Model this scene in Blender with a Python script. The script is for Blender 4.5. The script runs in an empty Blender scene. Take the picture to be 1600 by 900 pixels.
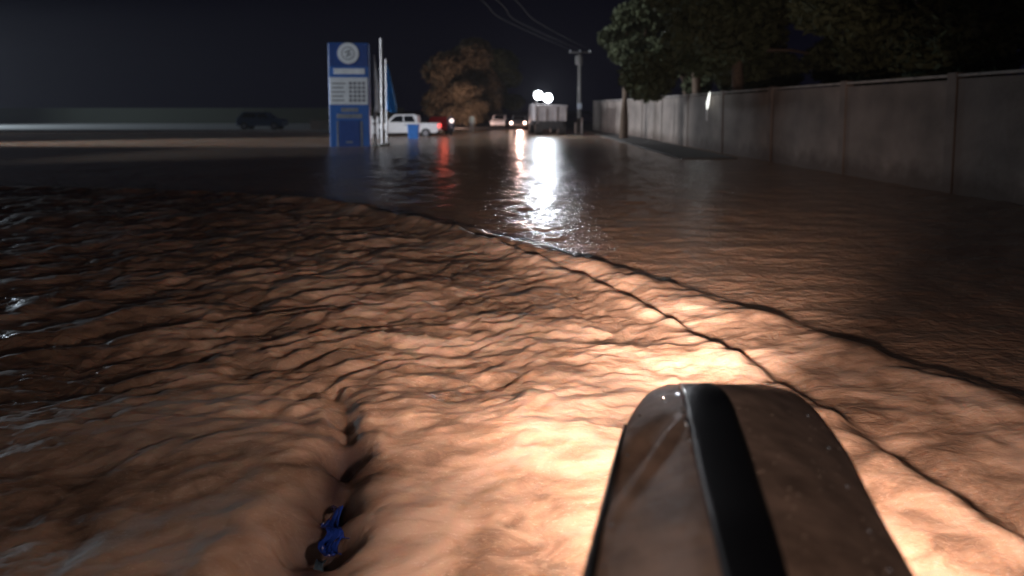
import bpy, bmesh, math, random
import numpy as np
from mathutils import Vector, Matrix
random.seed(7); rng = np.random.default_rng(7)
S = bpy.context.scene; C = S.collection

# ------------------------------------------------------------------ camera
CAM_H = 2.0; TH = math.radians(4.5); CY = 172 + 1000*math.tan(TH)   # CY: row of the lens axis (the frame is a crop low in the picture)
cd = bpy.data.cameras.new('camera'); cam = bpy.data.objects.new('camera', cd); C.objects.link(cam)
cam.location = (0, 0, CAM_H); cam.rotation_euler = (math.pi/2 - TH, 0, 0)
cd.sensor_width = 36; cd.lens = 22.5; cd.shift_y = -(450-CY)/1600; cd.clip_start = 0.05; cd.clip_end = 3000
cd.dof.use_dof = True; cd.dof.focus_distance = 4.0; cd.dof.aperture_fstop = 1.05
S.camera = cam
# ------------------------------------------------------------------ world, light, exposure
S.view_settings.view_transform = 'Standard'; S.view_settings.look = 'None'
S.view_settings.exposure = 0; S.view_settings.gamma = 1
w = bpy.data.worlds.new('World'); S.world = w; w.use_nodes = True
wn = w.node_tree; bg = wn.nodes['Background']
tc = wn.nodes.new('ShaderNodeTexCoord'); sx = wn.nodes.new('ShaderNodeSeparateXYZ')
cr = wn.nodes.new('ShaderNodeValToRGB')
wn.links.new(tc.outputs['Generated'], sx.inputs[0]); wn.links.new(sx.outputs['Z'], cr.inputs[0])
wn.links.new(cr.outputs[0], bg.inputs[0]); bg.inputs[1].default_value = 1.0
cr.color_ramp.elements[0].color = (0.0016, 0.0015, 0.0042, 1)
cr.color_ramp.elements[1].color = (0.0009, 0.0008, 0.0026, 1); cr.color_ramp.elements[1].position = 0.5

def pix(px, py, Y=None):
    """world point seen at a pixel of the 1600x900 photo: on the water (Y None) or at distance Y"""
    u = (px-800)/1000; v = (py-CY)/1000; c = math.cos(TH); s = math.sin(TH)
    d = Vector((u, c - v*s, -s - v*c))
    t = (Y/d.y) if Y is not None else (-CAM_H/d.z)
    return Vector((0, 0, CAM_H)) + d*t

def lamp(name, kind, loc, power, color, size=0.1, target=None, spot=None, blend=0.6):
    d = bpy.data.lights.new(name, kind); d.energy = power; d.color = color
    if kind == 'AREA': d.size = size
    elif kind == 'SUN': d.angle = size
    else: d.shadow_soft_size = size
    if kind == 'SPOT': d.spot_size = math.radians(spot); d.spot_blend = blend
    o = bpy.data.objects.new(name, d); C.objects.link(o); o.location = loc
    if target is not None:
        o.rotation_euler = (Vector(target)-Vector(loc)).to_track_quat('-Z', 'Y').to_euler()
    return o
# faint bluish fill added to lift the tree edges, no such source in view
lamp('night_fill', 'SUN', (0, 0, 60), 0.012, (0.65, 0.75, 1.0), math.radians(6), target=(8, 20, 0))
# head lamps of the vehicle that carries the camera
HL = (1.0, 1.0+1.02, 0.93)
lamp('head_lamp_beam', 'SPOT', (0.60, 2.30, 0.86), 370, (1.0, 0.70, 0.57), 0.08, target=(-1.9, 4.4, 0.2), spot=146, blend=0.7)
lamp('head_lamp_beam_right', 'SPOT', (1.02, 2.28, 0.80), 240, (1.0, 0.67, 0.53), 0.08, target=(2.6, 5.2, 0.3), spot=146, blend=0.6)
lamp('head_lamp_far_beam', 'SPOT', (0.66, 2.32, 0.88), 3700, (1.0, 0.69, 0.56), 0.10, target=(4.0, 16.0, 0.9), spot=54, blend=1.0)
lamp('head_lamp_left_beam', 'SPOT', (0.60, 2.31, 0.90), 820, (1.0, 0.69, 0.56), 0.10, target=(-2.6, 9.0, 0.6), spot=80, blend=1.0)
lamp('head_lamp_spill', 'POINT', (0.62, 2.36, 0.84), 2, (1.0, 0.70, 0.52), 0.08)
# fill lamps added behind the camera for trees, wall and mudguard
lamp('rear_fill_spot', 'SPOT', (-1.5, -9, 2.6), 1500, (0.95, 0.92, 0.95), 0.3, target=(2.0, 40, 9.0), spot=44, blend=0.7)
lamp('rear_fill_point', 'POINT', (-2.2, -3.5, 2.9), 14, (1.0, 0.84, 0.74), 1.0)
# point lamp added near the camera to brighten the mudguard
lamp('mudguard_fill', 'POINT', (-0.35, -0.5, 2.55), 40, (1.0, 0.74, 0.60), 0.25)
lamp('totem_fill', 'SPOT', (-34, 8, 7.0), 15000, (0.80, 0.90, 1.0), 0.4, target=(-8.8, 36, 3.2), spot=26, blend=.7)  # unseen spot added to light the totem front
lamp('pickup_fill', 'SPOT', (-56, 33, 5.5), 150000, (0.92, 0.95, 1.0), 0.5, target=(-7.9, 42.5, 2.2), spot=22, blend=.6)  # unseen spot added to brighten the white pickup and the flags
# petrol station canopy, outside the picture on the left
lamp('canopy_light', 'AREA', (-72, 70, 6), 8000, (0.75, 0.88, 1.0), 4, target=(-24, 61, 0))

# ------------------------------------------------------------------ materials
def mat(name, col, rough=0.6, metal=0, emit=None, es=0, var=0.0, vscale=4, bump=0, bscale=20, coat=0, spec=0.5):
    m = bpy.data.materials.new(name); m.use_nodes = True; nt = m.node_tree; b = nt.nodes['Principled BSDF']
    b.inputs['Base Color'].default_value = (*col, 1); b.inputs['Roughness'].default_value = rough
    b.inputs['Metallic'].default_value = metal; b.inputs['Coat Weight'].default_value = coat
    b.inputs['Specular IOR Level'].default_value = spec
    if emit: b.inputs['Emission Color'].default_value = (*emit, 1); b.inputs['Emission Strength'].default_value = es
    if var or bump:
        t = nt.nodes.new('ShaderNodeTexCoord')
    if var:
        n = nt.nodes.new('ShaderNodeTexNoise'); n.inputs['Scale'].default_value = vscale; n.inputs['Detail'].default_value = 6
        nt.links.new(t.outputs['Object'], n.inputs['Vector'])
        r = nt.nodes.new('ShaderNodeValToRGB'); nt.links.new(n.outputs['Fac'], r.inputs[0])
        r.color_ramp.elements[0].position = 0.3; r.color_ramp.elements[1].position = 0.7
        r.color_ramp.elements[0].color = (*[c*(1-var) for c in col], 1)
        r.color_ramp.elements[1].color = (*[min(1, c*(1+var)) for c in col], 1)
        nt.links.new(r.outputs[0], b.inputs['Base Color'])
    if bump:
        n2 = nt.nodes.new('ShaderNodeTexNoise'); n2.inputs['Scale'].default_value = bscale; n2.inputs['Detail'].default_value = 5
        nt.links.new(t.outputs['Object'], n2.inputs['Vector'])
        bp = nt.nodes.new('ShaderNodeBump'); bp.inputs['Strength'].default_value = bump; bp.inputs['Distance'].default_value = 0.05
        nt.links.new(n2.outputs['Fac'], bp.inputs['Height']); nt.links.new(bp.outputs[0], b.inputs['Normal'])
    return m
M = {}
M['asphalt'] = mat('asphalt', (0.06, 0.055, 0.05), 0.8, var=0.3, bump=0.3)
M['concrete'] = mat('pale_concrete', (0.35, 0.35, 0.34), 0.7, var=0.2, bump=0.2)
M['kerb'] = mat('kerb_white', (0.6, 0.6, 0.58), 0.7, var=0.15)
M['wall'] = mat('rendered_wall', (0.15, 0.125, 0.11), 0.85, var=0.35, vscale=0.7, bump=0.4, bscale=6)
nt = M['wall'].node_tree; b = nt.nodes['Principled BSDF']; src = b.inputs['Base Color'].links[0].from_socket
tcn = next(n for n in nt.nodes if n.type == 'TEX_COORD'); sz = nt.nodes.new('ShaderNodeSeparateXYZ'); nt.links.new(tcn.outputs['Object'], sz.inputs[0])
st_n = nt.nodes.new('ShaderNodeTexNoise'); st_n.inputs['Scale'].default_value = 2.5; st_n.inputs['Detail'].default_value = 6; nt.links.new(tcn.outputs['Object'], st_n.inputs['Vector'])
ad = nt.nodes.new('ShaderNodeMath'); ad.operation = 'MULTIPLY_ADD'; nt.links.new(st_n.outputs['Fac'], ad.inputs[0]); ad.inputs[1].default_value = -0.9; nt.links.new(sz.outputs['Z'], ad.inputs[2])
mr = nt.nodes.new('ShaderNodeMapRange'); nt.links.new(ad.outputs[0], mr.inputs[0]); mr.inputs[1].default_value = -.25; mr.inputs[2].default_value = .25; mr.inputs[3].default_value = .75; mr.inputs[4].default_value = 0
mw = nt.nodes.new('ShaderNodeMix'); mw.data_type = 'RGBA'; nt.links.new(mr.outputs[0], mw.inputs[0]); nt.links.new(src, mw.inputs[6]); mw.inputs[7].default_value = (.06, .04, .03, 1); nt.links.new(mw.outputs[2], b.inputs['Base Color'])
M['coping'] = mat('coping', (0.28, 0.26, 0.24), 0.85, var=0.3)
M['sign_blue'] = mat('sign_blue', (0.02, 0.12, 0.42), 0.4, var=0.12, vscale=2)
M['sign_dark'] = mat('sign_dark_blue', (0.010, 0.055, 0.24), 0.4, var=0.1)
M['sign_white'] = mat('sign_white', (0.70, 0.74, 0.78), 0.5, var=0.1, vscale=3)
M['sign_grey'] = mat('sign_grey', (0.20, 0.22, 0.25), 0.5, var=0.2)
M['digit'] = mat('digit_dark', (0.17, 0.18, 0.21), 0.5, var=0.1)
M['white_paint'] = mat('white_paint', (0.78, 0.78, 0.80), 0.3, coat=0.5, var=0.06)
M['navy_paint'] = mat('navy_paint', (0.05, 0.09, 0.17), 0.25, coat=0.7, var=0.1)
M['grey_paint'] = mat('grey_paint', (0.25, 0.25, 0.25), 0.3, coat=0.5, var=0.1)
M['red_paint'] = mat('red_paint', (0.38, 0.03, 0.03), 0.35, coat=.4, var=.1)
M['glass'] = mat('dark_glass', (0.01, 0.012, 0.015), 0.08, coat=0.3)
M['rubber'] = mat('rubber', (0.015, 0.015, 0.015), 0.7, bump=0.3)
M['rim'] = mat('rim', (0.4, 0.4, 0.42), 0.35, metal=0.8, var=0.1)
M['black_plastic'] = mat('black_plastic', (0.012, 0.012, 0.014), 0.35, var=0.2)
M['bin'] = mat('blue_bin', (0.03, 0.16, 0.50), 0.45, var=0.15)
M['flag_blue'] = mat('flag_blue', (0.02, 0.28, 0.80), 0.7, var=0.15)
M['flag_white'] = mat('flag_white', (0.55, 0.55, 0.58), 0.8, var=0.15)
M['steel'] = mat('steel', (0.50, 0.50, 0.52), 0.4, metal=0.4, var=0.15)
M['pole'] = mat('concrete_pole', (0.09, 0.085, 0.08), 0.85, var=0.2, bump=0.3)
M['bark'] = mat('bark', (0.10, 0.07, 0.05), 0.9, var=0.4, vscale=8, bump=0.8, bscale=15)
M['leaf'] = mat('leaf_green', (0.055, 0.065, 0.035), 0.7, spec=0.15, var=0.45, vscale=1.2)
M['leaf_dull'] = mat('leaf_olive', (0.10, 0.08, 0.05), 0.7, spec=0.15, var=0.4, vscale=0.9)
M['tail'] = mat('tail_red', (0.5, 0.02, 0.02), 0.3, emit=(1, 0.06, 0.05), es=3)
M['flood'] = mat('floodlight_glow', (1, 1, 1), 0.3, emit=(0.90, 0.94, 1.0), es=34)
M['pinklamp'] = mat('head_lamp_glow', (1, 1, 1), 0.3, emit=(1.0, 0.62, 0.50), es=14)
M['ball'] = mat('scooter_lamp_glow', (1, 1, 1), 0.3, emit=(1.0, 0.80, 0.74), es=2.0)
M['walllamp'] = mat('wall_lamp_glow', (1, 1, 1), 0.3, emit=(0.95, 0.97, 0.9), es=1.3)
M['tarp'] = mat('dusty_grey_steel', (0.36, 0.33, 0.34), 0.6, var=0.2, vscale=1.5)
M['chassis'] = mat('truck_dark', (0.03, 0.028, 0.03), 0.6, var=0.2)
M['beige'] = mat('beige_plaster', (0.40, 0.36, 0.32), 0.8, var=0.15)
M['hill'] = mat('far_ground', (0.03, 0.035, 0.025), 0.95, var=0.3, vscale=0.05)
M['wire'] = mat('wire', (0.035, 0.035, 0.04), 0.8, spec=0.1)

# ------------------------------------------------------------------ helpers
def tag(o, label=None, cat=None, group=None, kind=None):
    if label: o['label'] = label
    if cat: o['category'] = cat
    if group: o['group'] = group
    if kind: o['kind'] = kind
    return o
def thing(name, label, cat, loc=(0, 0, 0), rz=0, group=None):
    o = bpy.data.objects.new(name, None); C.objects.link(o); o.empty_display_size = 0.2
    o.location = loc; o.rotation_euler = (0, 0, rz); return tag(o, label, cat, group)
def link(name, bm, m, parent=None, smooth=False, bevel=0):
    me = bpy.data.meshes.new(name); bmesh.ops.recalc_face_normals(bm, faces=bm.faces); bm.to_mesh(me); bm.free()
    if smooth: me.shade_smooth()
    me.materials.append(m); o = bpy.data.objects.new(name, me); C.objects.link(o)
    if parent: o.parent = parent
    if bevel:
        b = o.modifiers.new('bevel', 'BEVEL'); b.width = bevel; b.segments = 3; b.limit_method = 'ANGLE'
    return o
def box(bm, x0, x1, y0, y1, z0, z1, taper=0):
    vs = [bm.verts.new((x, y, z)) for z, t in ((z0, 0), (z1, taper)) for x, y in
          ((x0+t, y0+t), (x1-t, y0+t), (x1-t, y1-t), (x0+t, y1-t))]
    for f in ((3, 2, 1, 0), (4, 5, 6, 7), (0, 1, 5, 4), (1, 2, 6, 5), (2, 3, 7, 6), (3, 0, 4, 7)):
        bm.faces.new([vs[i] for i in f])
def cyl(bm, p0, p1, r0, r1=None, n=12):
    r1 = r0 if r1 is None else r1; p0 = Vector(p0); p1 = Vector(p1); d = (p1-p0).normalized()
    a = d.orthogonal().normalized(); b = d.cross(a)
    R = [[bm.verts.new(p + a*math.cos(2*math.pi*i/n)*r + b*math.sin(2*math.pi*i/n)*r) for i in range(n)] for p, r in ((p0, r0), (p1, r1))]
    for i in range(n): bm.faces.new((R[0][i], R[0][(i+1) % n], R[1][(i+1) % n], R[1][i]))
    bm.faces.new(R[0][::-1]); bm.faces.new(R[1])
def tube(bm, pts, rad, n=8):
    rings = []; pts = [Vector(p) for p in pts]
    for k, p in enumerate(pts):
        d = (pts[min(k+1, len(pts)-1)] - pts[max(k-1, 0)]).normalized()
        a = d.cross(Vector((0.13, 0.2, 1))).normalized(); b = d.cross(a)
        r = rad[k] if isinstance(rad, (list, tuple)) else rad
        rings.append([bm.verts.new(p + (a*math.cos(2*math.pi*i/n) + b*math.sin(2*math.pi*i/n))*r) for i in range(n)])
    for q in range(len(rings)-1):
        for i in range(n): bm.faces.new((rings[q][i], rings[q][(i+1) % n], rings[q+1][(i+1) % n], rings[q+1][i]))
    bm.faces.new(rings[0][::-1]); bm.faces.new(rings[-1])
def prism(bm, prof, y0, y1, inset=None):
    """side profile (x,z) extruded along y; inset(z) narrows the width"""
    A = []; 
    for y, sgn in ((y0, 1), (y1, -1)):
        A.append([bm.verts.new((x, y + sgn*(inset(z) if inset else 0), z)) for x, z in prof])
    n = len(prof)
    for i in range(n): bm.faces.new((A[0][i], A[0][(i+1) % n], A[1][(i+1) % n], A[1][i]))
    bm.faces.new(A[0][::-1]); bm.faces.new(A[1])
def B(): return bmesh.new()
def part_box(name, m, parent, *a, bevel=0):
    b = B(); box(b, *a); return link(name, b, m, parent, bevel=bevel)
def part_cyl(name, m, parent, p0, p1, r0, r1=None, n=16):
    b = B(); cyl(b, p0, p1, r0, r1, n); return link(name, b, m, parent, smooth=False)

# ------------------------------------------------------------------ noise for the water
def mknoise(seed):
    r = np.random.default_rng(seed); perm = r.permutation(512); perm = np.concatenate([perm, perm]); ang = r.random(512)*2*np.pi
    gx, gy = np.cos(ang), np.sin(ang)
    def f(x, y):
        xi = np.floor(x).astype(np.int64); yi = np.floor(y).astype(np.int64); xf = x-xi; yf = y-yi
        def g(i, j, dx, dy):
            h = perm[(perm[(xi+i) & 511] + (yi+j)) & 511]; return gx[h]*dx + gy[h]*dy
        u = xf*xf*xf*(xf*(xf*6-15)+10); v = yf*yf*yf*(yf*(yf*6-15)+10)
        a = g(0, 0, xf, yf); b = g(1, 0, xf-1, yf); c = g(0, 1, xf, yf-1); d = g(1, 1, xf-1, yf-1)
        return 1.5*((a*(1-u)+b*u)*(1-v) + (c*(1-u)+d*u)*v)
    return f
N = [mknoise(s) for s in range(12)]
def polyline_sd(X, Y, pts):
    """signed distance to a polyline (positive on the near side)"""
    best = np.full(X.shape, 1e9); sign = np.ones(X.shape); par = np.zeros(X.shape); L = 0
    for (ax, ay), (bx, by) in zip(pts[:-1], pts[1:]):
        dx, dy = bx-ax, by-ay; l2 = dx*dx+dy*dy
        t = np.clip(((X-ax)*dx+(Y-ay)*dy)/l2, 0, 1)
        d = np.hypot(X-(ax+t*dx), Y-(ay+t*dy)); cr_ = dx*(Y-ay)-dy*(X-ax)
        m = d < best; best = np.where(m, d, best); sign = np.where(m, np.where(cr_ < 0, 1, -1), sign)
        par = np.where(m, L+t*math.sqrt(l2), par); L += math.sqrt(l2)
    return best*sign, par
sst = lambda a, b, x: (lambda t: t*t*(3-2*t))(np.clip((x-a)/(b-a), 0, 1))
def gp(l): return [tuple(pix(x, y)[:2]) for x, y in l]
OUT = gp([(-500, 290), (100, 296), (400, 306), (560, 322), (640, 343), (700, 352), (760, 370), (850, 393), (960, 425), (1050, 455), (1127, 478), (1300, 535), (1600, 640), (2300, 900)])
INN = gp([(560, 330), (700, 362), (780, 390), (870, 425), (950, 460), (1040, 510), (1127, 560), (1300, 670), (1600, 890)])
CLEFT = gp([(518, 606), (545, 690), (520, 770), (500, 830), (440, 930)])
def height(X, Y):
    wx = X + 0.16*N[0](X*1.4, Y*1.4); wy = Y + 0.16*N[1](X*1.4+5, Y*1.4)
    d1, p1 = polyline_sd(X+(wx-X)*.35, Y+(wy-Y)*.35, OUT); d2, p2 = polyline_sd(X+(wx-X)*.35, Y+(wy-Y)*.35, INN)
    d1 = d1 + 0.06*N[2](X*0.9, Y*0.9) + .02*N[5](X*5, Y*5); d2 = d2 + 0.05*N[3](X*1.0, Y*1.0) + .02*N[4](X*5, Y*5)
    inside = sst(-0.10, 0.30, d1); inner = sst(-0.05, 0.5, d2)
    r = np.hypot(X, Y)
    # churned water: ridged crests, drawn out along the flow
    a = 0.45; fx = wx*math.cos(a)+wy*math.sin(a); fy = -wx*math.sin(a)+wy*math.cos(a)
    r1 = 1-np.sqrt(N[4](fx*1.0, fy*1.6)**2+.004)*2.2; r2 = 1-np.sqrt(N[5](fx*2.5+3, fy*3.7)**2+.006)*2.2
    n3 = N[6](fx*5.2, fy*8.5); n4 = N[7](fx*12, fy*19); lump = N[8](wx*0.9+7, wy*0.9)
    leftness = sst(1.5, -3.0, X) * sst(3.0, 5.0, Y)
    amp = 0.55 + 0.75*leftness
    near = sst(5.2, 3.0, Y)
    turb = 0.017*r1*amp + 0.015*r2*amp + 0.017*amp*N[10](wx*3.4, wy*4.2) + 0.022*amp*N[11](wx*1.7, wy*2.2+4)*(1-0.5*near) + 0.017*n3*(1-0.6*near) + 0.014*n4*(1-.6*near) + .006*N[0](wx*15, wy*20) + 0.06*lump*(0.55+0.5*near)
    strip = inside*(1-inner)
    calm = 0.018*N[9](X*1.1, Y*1.9) + 0.012*N[10](X*2.6, Y*4.6) + 0.003*N[4](X*6, Y*9) + 0.02*N[8](X*0.25, Y*0.4)
    h = calm + inside*(inner*turb + (1-inner)*(0.03 + 0.012*n3 + 0.008*r2))
    cn1 = 1+0.35*N[11](p1*2.3, p1*0+0.5)+.3*N[3](X*5, Y*5); cn2 = 1+0.35*N[9](p2*2.1, p2*0+3.5)+.5*N[2](X*5, Y*5)
    h += 0.07*np.exp(-((d1-0.02)/np.where(d1 > 0.02, 0.34, 0.17))**2)*cn1 - 0.015*np.exp(-((d1+0.42)/0.28)**2)
    h += 0.055*np.exp(-(d2/np.where(d2 > 0, 0.30, 0.12))**2)*cn2 - 0.038*np.exp(-((d2+0.20)/0.11)**2)
    # the cleft torn open by the wheel, low left
    d3, p3 = polyline_sd(X+0.05*N[2](X*5, Y*5), Y+0.04*N[3](X*5, Y*5), CLEFT); t3 = np.clip(p3/2.0, 0, 1)
    h -= (0.07+0.20*t3)*np.exp(-(np.abs(d3)/(0.05+0.15*t3))**2)*(0.7+0.5*N[4](X*6, Y*6)) - 0.06*np.exp(-((d3-0.32)/0.16)**2)*t3
    fr = .35*np.exp(-((d1-.08)/.12)**2) + .25*np.exp(-((d2-.05)/.1)**2)
    foam = inside*np.clip(fr + 0.55 + 0.20*near - 0.20*leftness + 0.6*N[2](wx*0.7+9, wy*1.0) + .3*N[3](wx*3, wy*4.5) + 0.35*(turb*inner+0.02*strip)/0.08 + 0.25*N[5](wx*2.1, wy*3.6), 0, 1)  # near term puts the brighter near-field light into the foam colour
    fade = sst(60, 25, r); h *= 0.15+0.85*fade
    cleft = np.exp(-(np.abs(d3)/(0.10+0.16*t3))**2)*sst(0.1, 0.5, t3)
    return h, foam, cleft

def build_water():
    nx, ny = 860, 760
    u = np.linspace(-math.asinh(60), math.asinh(60), nx); xs = 3.0*np.sinh(u) + 0.0
    v = np.linspace(-math.asinh(8/2.4), math.asinh(300/2.4), ny); ys = 2.8 + 2.4*np.sinh(v)
    X, Y = np.meshgrid(xs, ys); Z, foam, cl = height(X, Y)
    co = np.stack([X, Y, Z], -1).reshape(-1, 3)
    idx = np.arange(nx*ny).reshape(ny, nx)
    q = np.stack([idx[:-1, :-1], idx[:-1, 1:], idx[1:, 1:], idx[1:, :-1]], -1).reshape(-1, 4)
    me = bpy.data.meshes.new('flood_water'); me.vertices.add(len(co)); me.vertices.foreach_set('co', co.astype(np.float32).ravel())
    me.loops.add(q.size); me.loops.foreach_set('vertex_index', q.astype(np.int32).ravel())
    me.polygons.add(len(q)); me.polygons.foreach_set('loop_start', np.arange(0, q.size, 4, dtype=np.int32))
    me.polygons.foreach_set('use_smooth', np.ones(len(q), bool)); me.update(calc_edges=True); me.validate()
    at = me.attributes.new('foam', 'FLOAT', 'POINT'); at.data.foreach_set('value', foam.astype(np.float32).ravel())
    at = me.attributes.new('cleft_shade', 'FLOAT', 'POINT'); at.data.foreach_set('value', cl.astype(np.float32).ravel())
    m = bpy.data.materials.new('muddy_flood_water'); m.use_nodes = True; nt = m.node_tree; b = nt.nodes['Principled BSDF']
    L = nt.links.new; nd = nt.nodes.new
    a = nd('ShaderNodeAttribute'); a.attribute_name = 'foam'; t = nd('ShaderNodeTexCoord')
    mp = nd('ShaderNodeMapping'); L(t.outputs['Object'], mp.inputs[0]); mp.inputs['Rotation'].default_value = (0, 0, -0.4); mp.inputs['Scale'].default_value = (1, 1.9, 1)
    n = nd('ShaderNodeTexNoise'); n.inputs['Scale'].default_value = 2.6; n.inputs['Detail'].default_value = 9; n.inputs['Distortion'].default_value = 1.2; n.inputs['Roughness'].default_value = 0.6
    L(mp.outputs[0], n.inputs['Vector'])
    ma = nd('ShaderNodeMath'); ma.operation = 'MULTIPLY_ADD'; L(n.outputs['Fac'], ma.inputs[0]); ma.inputs[1].default_value = 1.5; 
    ms = nd('ShaderNodeMath'); ms.operation = 'ADD'; L(a.outputs['Fac'], ms.inputs[0]); ms.inputs[1].default_value = -0.72
    L(ms.outputs[0], ma.inputs[2])
    mm = nd('ShaderNodeMath'); mm.operation = 'MULTIPLY'; mm.use_clamp = True; L(ma.outputs[0], mm.inputs[0])
    gt = nd('ShaderNodeMapRange'); L(a.outputs['Fac'], gt.inputs[0]); gt.inputs[1].default_value = 0.0; gt.inputs[2].default_value = 0.2; L(gt.outputs[0], mm.inputs[1])
    r = nd('ShaderNodeValToRGB'); L(mm.outputs[0], r.inputs[0])
    e = r.color_ramp.elements; e[0].color = (0.34, 0.235, 0.17, 1); e[1].color = (0.66, 0.48, 0.37, 1)
    x = e.new(0.35); x.color = (0.26, 0.175, 0.125, 1); x = e.new(0.65); x.color = (0.50, 0.345, 0.25, 1)
    fn = nd('ShaderNodeTexNoise'); fn.inputs['Scale'].default_value = 34; fn.inputs['Detail'].default_value = 4; fn.inputs['Roughness'].default_value = .7; L(mp.outputs[0], fn.inputs['Vector'])
    fm = nd('ShaderNodeMapRange'); L(fn.outputs['Fac'], fm.inputs[0]); fm.inputs[1].default_value = .56; fm.inputs[2].default_value = .68; fm.inputs[4].default_value = .75
    fk = nd('ShaderNodeMath'); fk.operation = 'MULTIPLY'; L(fm.outputs[0], fk.inputs[0]); L(mm.outputs[0], fk.inputs[1])
    fx_ = nd('ShaderNodeMix'); fx_.data_type = 'RGBA'; L(fk.outputs[0], fx_.inputs[0]); L(r.outputs[0], fx_.inputs[6]); fx_.inputs[7].default_value = (.74, .60, .49, 1)
    sl = nd('ShaderNodeAttribute'); sl.attribute_name = 'cleft_shade'; mx = nd('ShaderNodeMix'); mx.data_type = 'RGBA'
    L(sl.outputs['Fac'], mx.inputs[0]); L(fx_.outputs[2], mx.inputs[6]); mx.inputs[7].default_value = (0.05, 0.03, 0.03, 1)  # shade of the hollow painted in as dark colour
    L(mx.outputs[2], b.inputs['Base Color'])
    rr = nd('ShaderNodeMapRange'); L(a.outputs['Fac'], rr.inputs[0]); rr.inputs[2].default_value = 0.3; rr.inputs[3].default_value = 0.14; rr.inputs[4].default_value = 0.6; L(rr.outputs[0], b.inputs['Roughness'])
    b.inputs['IOR'].default_value = 1.33; b.inputs['Subsurface Weight'].default_value = 0.75; b.inputs['Subsurface Radius'].default_value = (1.0, .55, .35); b.inputs['Subsurface Scale'].default_value = 0.06
    def bump(scale, dist, sc, prev=None, det=6, wave=False):
        m2 = nd('ShaderNodeMapping'); L(t.outputs['Object'], m2.inputs[0]); m2.inputs['Scale'].default_value = sc
        k = nd('ShaderNodeTexNoise'); k.inputs['Scale'].default_value = scale; k.inputs['Detail'].default_value = det; k.inputs['Distortion'].default_value = 0.6
        L(m2.outputs[0], k.inputs['Vector']); bp = nd('ShaderNodeBump'); bp.inputs['Strength'].default_value = 1; bp.inputs['Distance'].default_value = dist
        L(k.outputs['Fac'], bp.inputs['Height']); 
        if prev: L(prev.outputs[0], bp.inputs['Normal'])
        return bp
    b1 = bump(1.4, 0.06, (0.7, 1.6, 1), det=3); b2 = bump(7, 0.035, (1.2, 1.5, 1), b1, det=6); b2 = bump(26, 0.006, (1, 1.5, 1), b2, det=5)
    sm = nd('ShaderNodeMapRange'); L(a.outputs['Fac'], sm.inputs[0]); sm.inputs[2].default_value = 0.4; sm.inputs[3].default_value = 1.0; sm.inputs[4].default_value = 0.34
    for k in nt.nodes:
        if k.type == 'BUMP' and k != b1: L(sm.outputs[0], k.inputs['Strength'])
    L(b2.outputs[0], b.inputs['Normal'])
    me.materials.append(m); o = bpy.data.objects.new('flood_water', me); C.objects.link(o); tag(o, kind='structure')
    return o
build_water()

# ------------------------------------------------------------------ setting: road bed, forecourt, kerbs
b = B(); box(b, -900, 900, -300, 1500, -0.9, -0.55); tag(link('ground', b, M['hill']), kind='structure')
b = B(); box(b, -9, 9, -40, 300, -0.545, -0.46); tag(link('road', b, M['asphalt']), kind='structure')
fore = pix(450, 204); FY = 59.0
b = B(); box(b, -140, -14.2, FY, 150, -0.5, 0.10); tag(link('forecourt', b, M['concrete'], bevel=0.02), kind='structure')
b = B(); box(b, -140, -14.0, FY-0.35, FY-0.003, -0.5, 0.22); tag(link('kerb', b, M['kerb'], bevel=0.03), kind='structure')
b = B(); box(b, -13.6, 12, 66, 150, -0.5, 0.05); tag(link('far_road', b, M['asphalt'], bevel=0.02), kind='structure')
b = B(); box(b, 6.9, 9.2, 26, 66, -0.5, 0.05); tag(link('pavement', b, M['asphalt'], bevel=0.02), kind='structure')

# boundary wall on the right: bays between pilasters, each a wall of its own panels
wp = [pix(905, 209), pix(1000, 216.5), pix(1127, 236)]
WX = [(8.0, 62.0), (9.4, 46.0), (9.9, 30.0), (10.4, 20.0), (11.0, 11.0)]
wall = thing('boundary_wall', 'long grey rendered wall along the right side of the flooded road under overhanging trees', 'wall', (0, 0, 0))
for i in range(len(WX)-1):
    (x0, y0), (x1, y1) = WX[i], WX[i+1]; n = max(2, round(math.hypot(x1-x0, y1-y0)/5.6))
    for k in range(n):
        a = Vector((x0+(x1-x0)*k/n, y0+(y1-y0)*k/n, 0)); c = Vector((x0+(x1-x0)*(k+1)/n, y0+(y1-y0)*(k+1)/n, 0))
        d = c-a; L = d.length; ang = math.atan2(d.y, d.x)
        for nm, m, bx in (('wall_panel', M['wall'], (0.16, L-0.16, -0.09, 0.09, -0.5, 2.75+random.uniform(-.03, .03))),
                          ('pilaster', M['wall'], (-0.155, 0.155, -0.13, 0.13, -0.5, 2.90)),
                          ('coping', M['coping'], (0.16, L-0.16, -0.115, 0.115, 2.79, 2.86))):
            o = part_box(nm, m, wall, *bx, bevel=0.015); o.location = a; o.rotation_euler.z = ang

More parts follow.
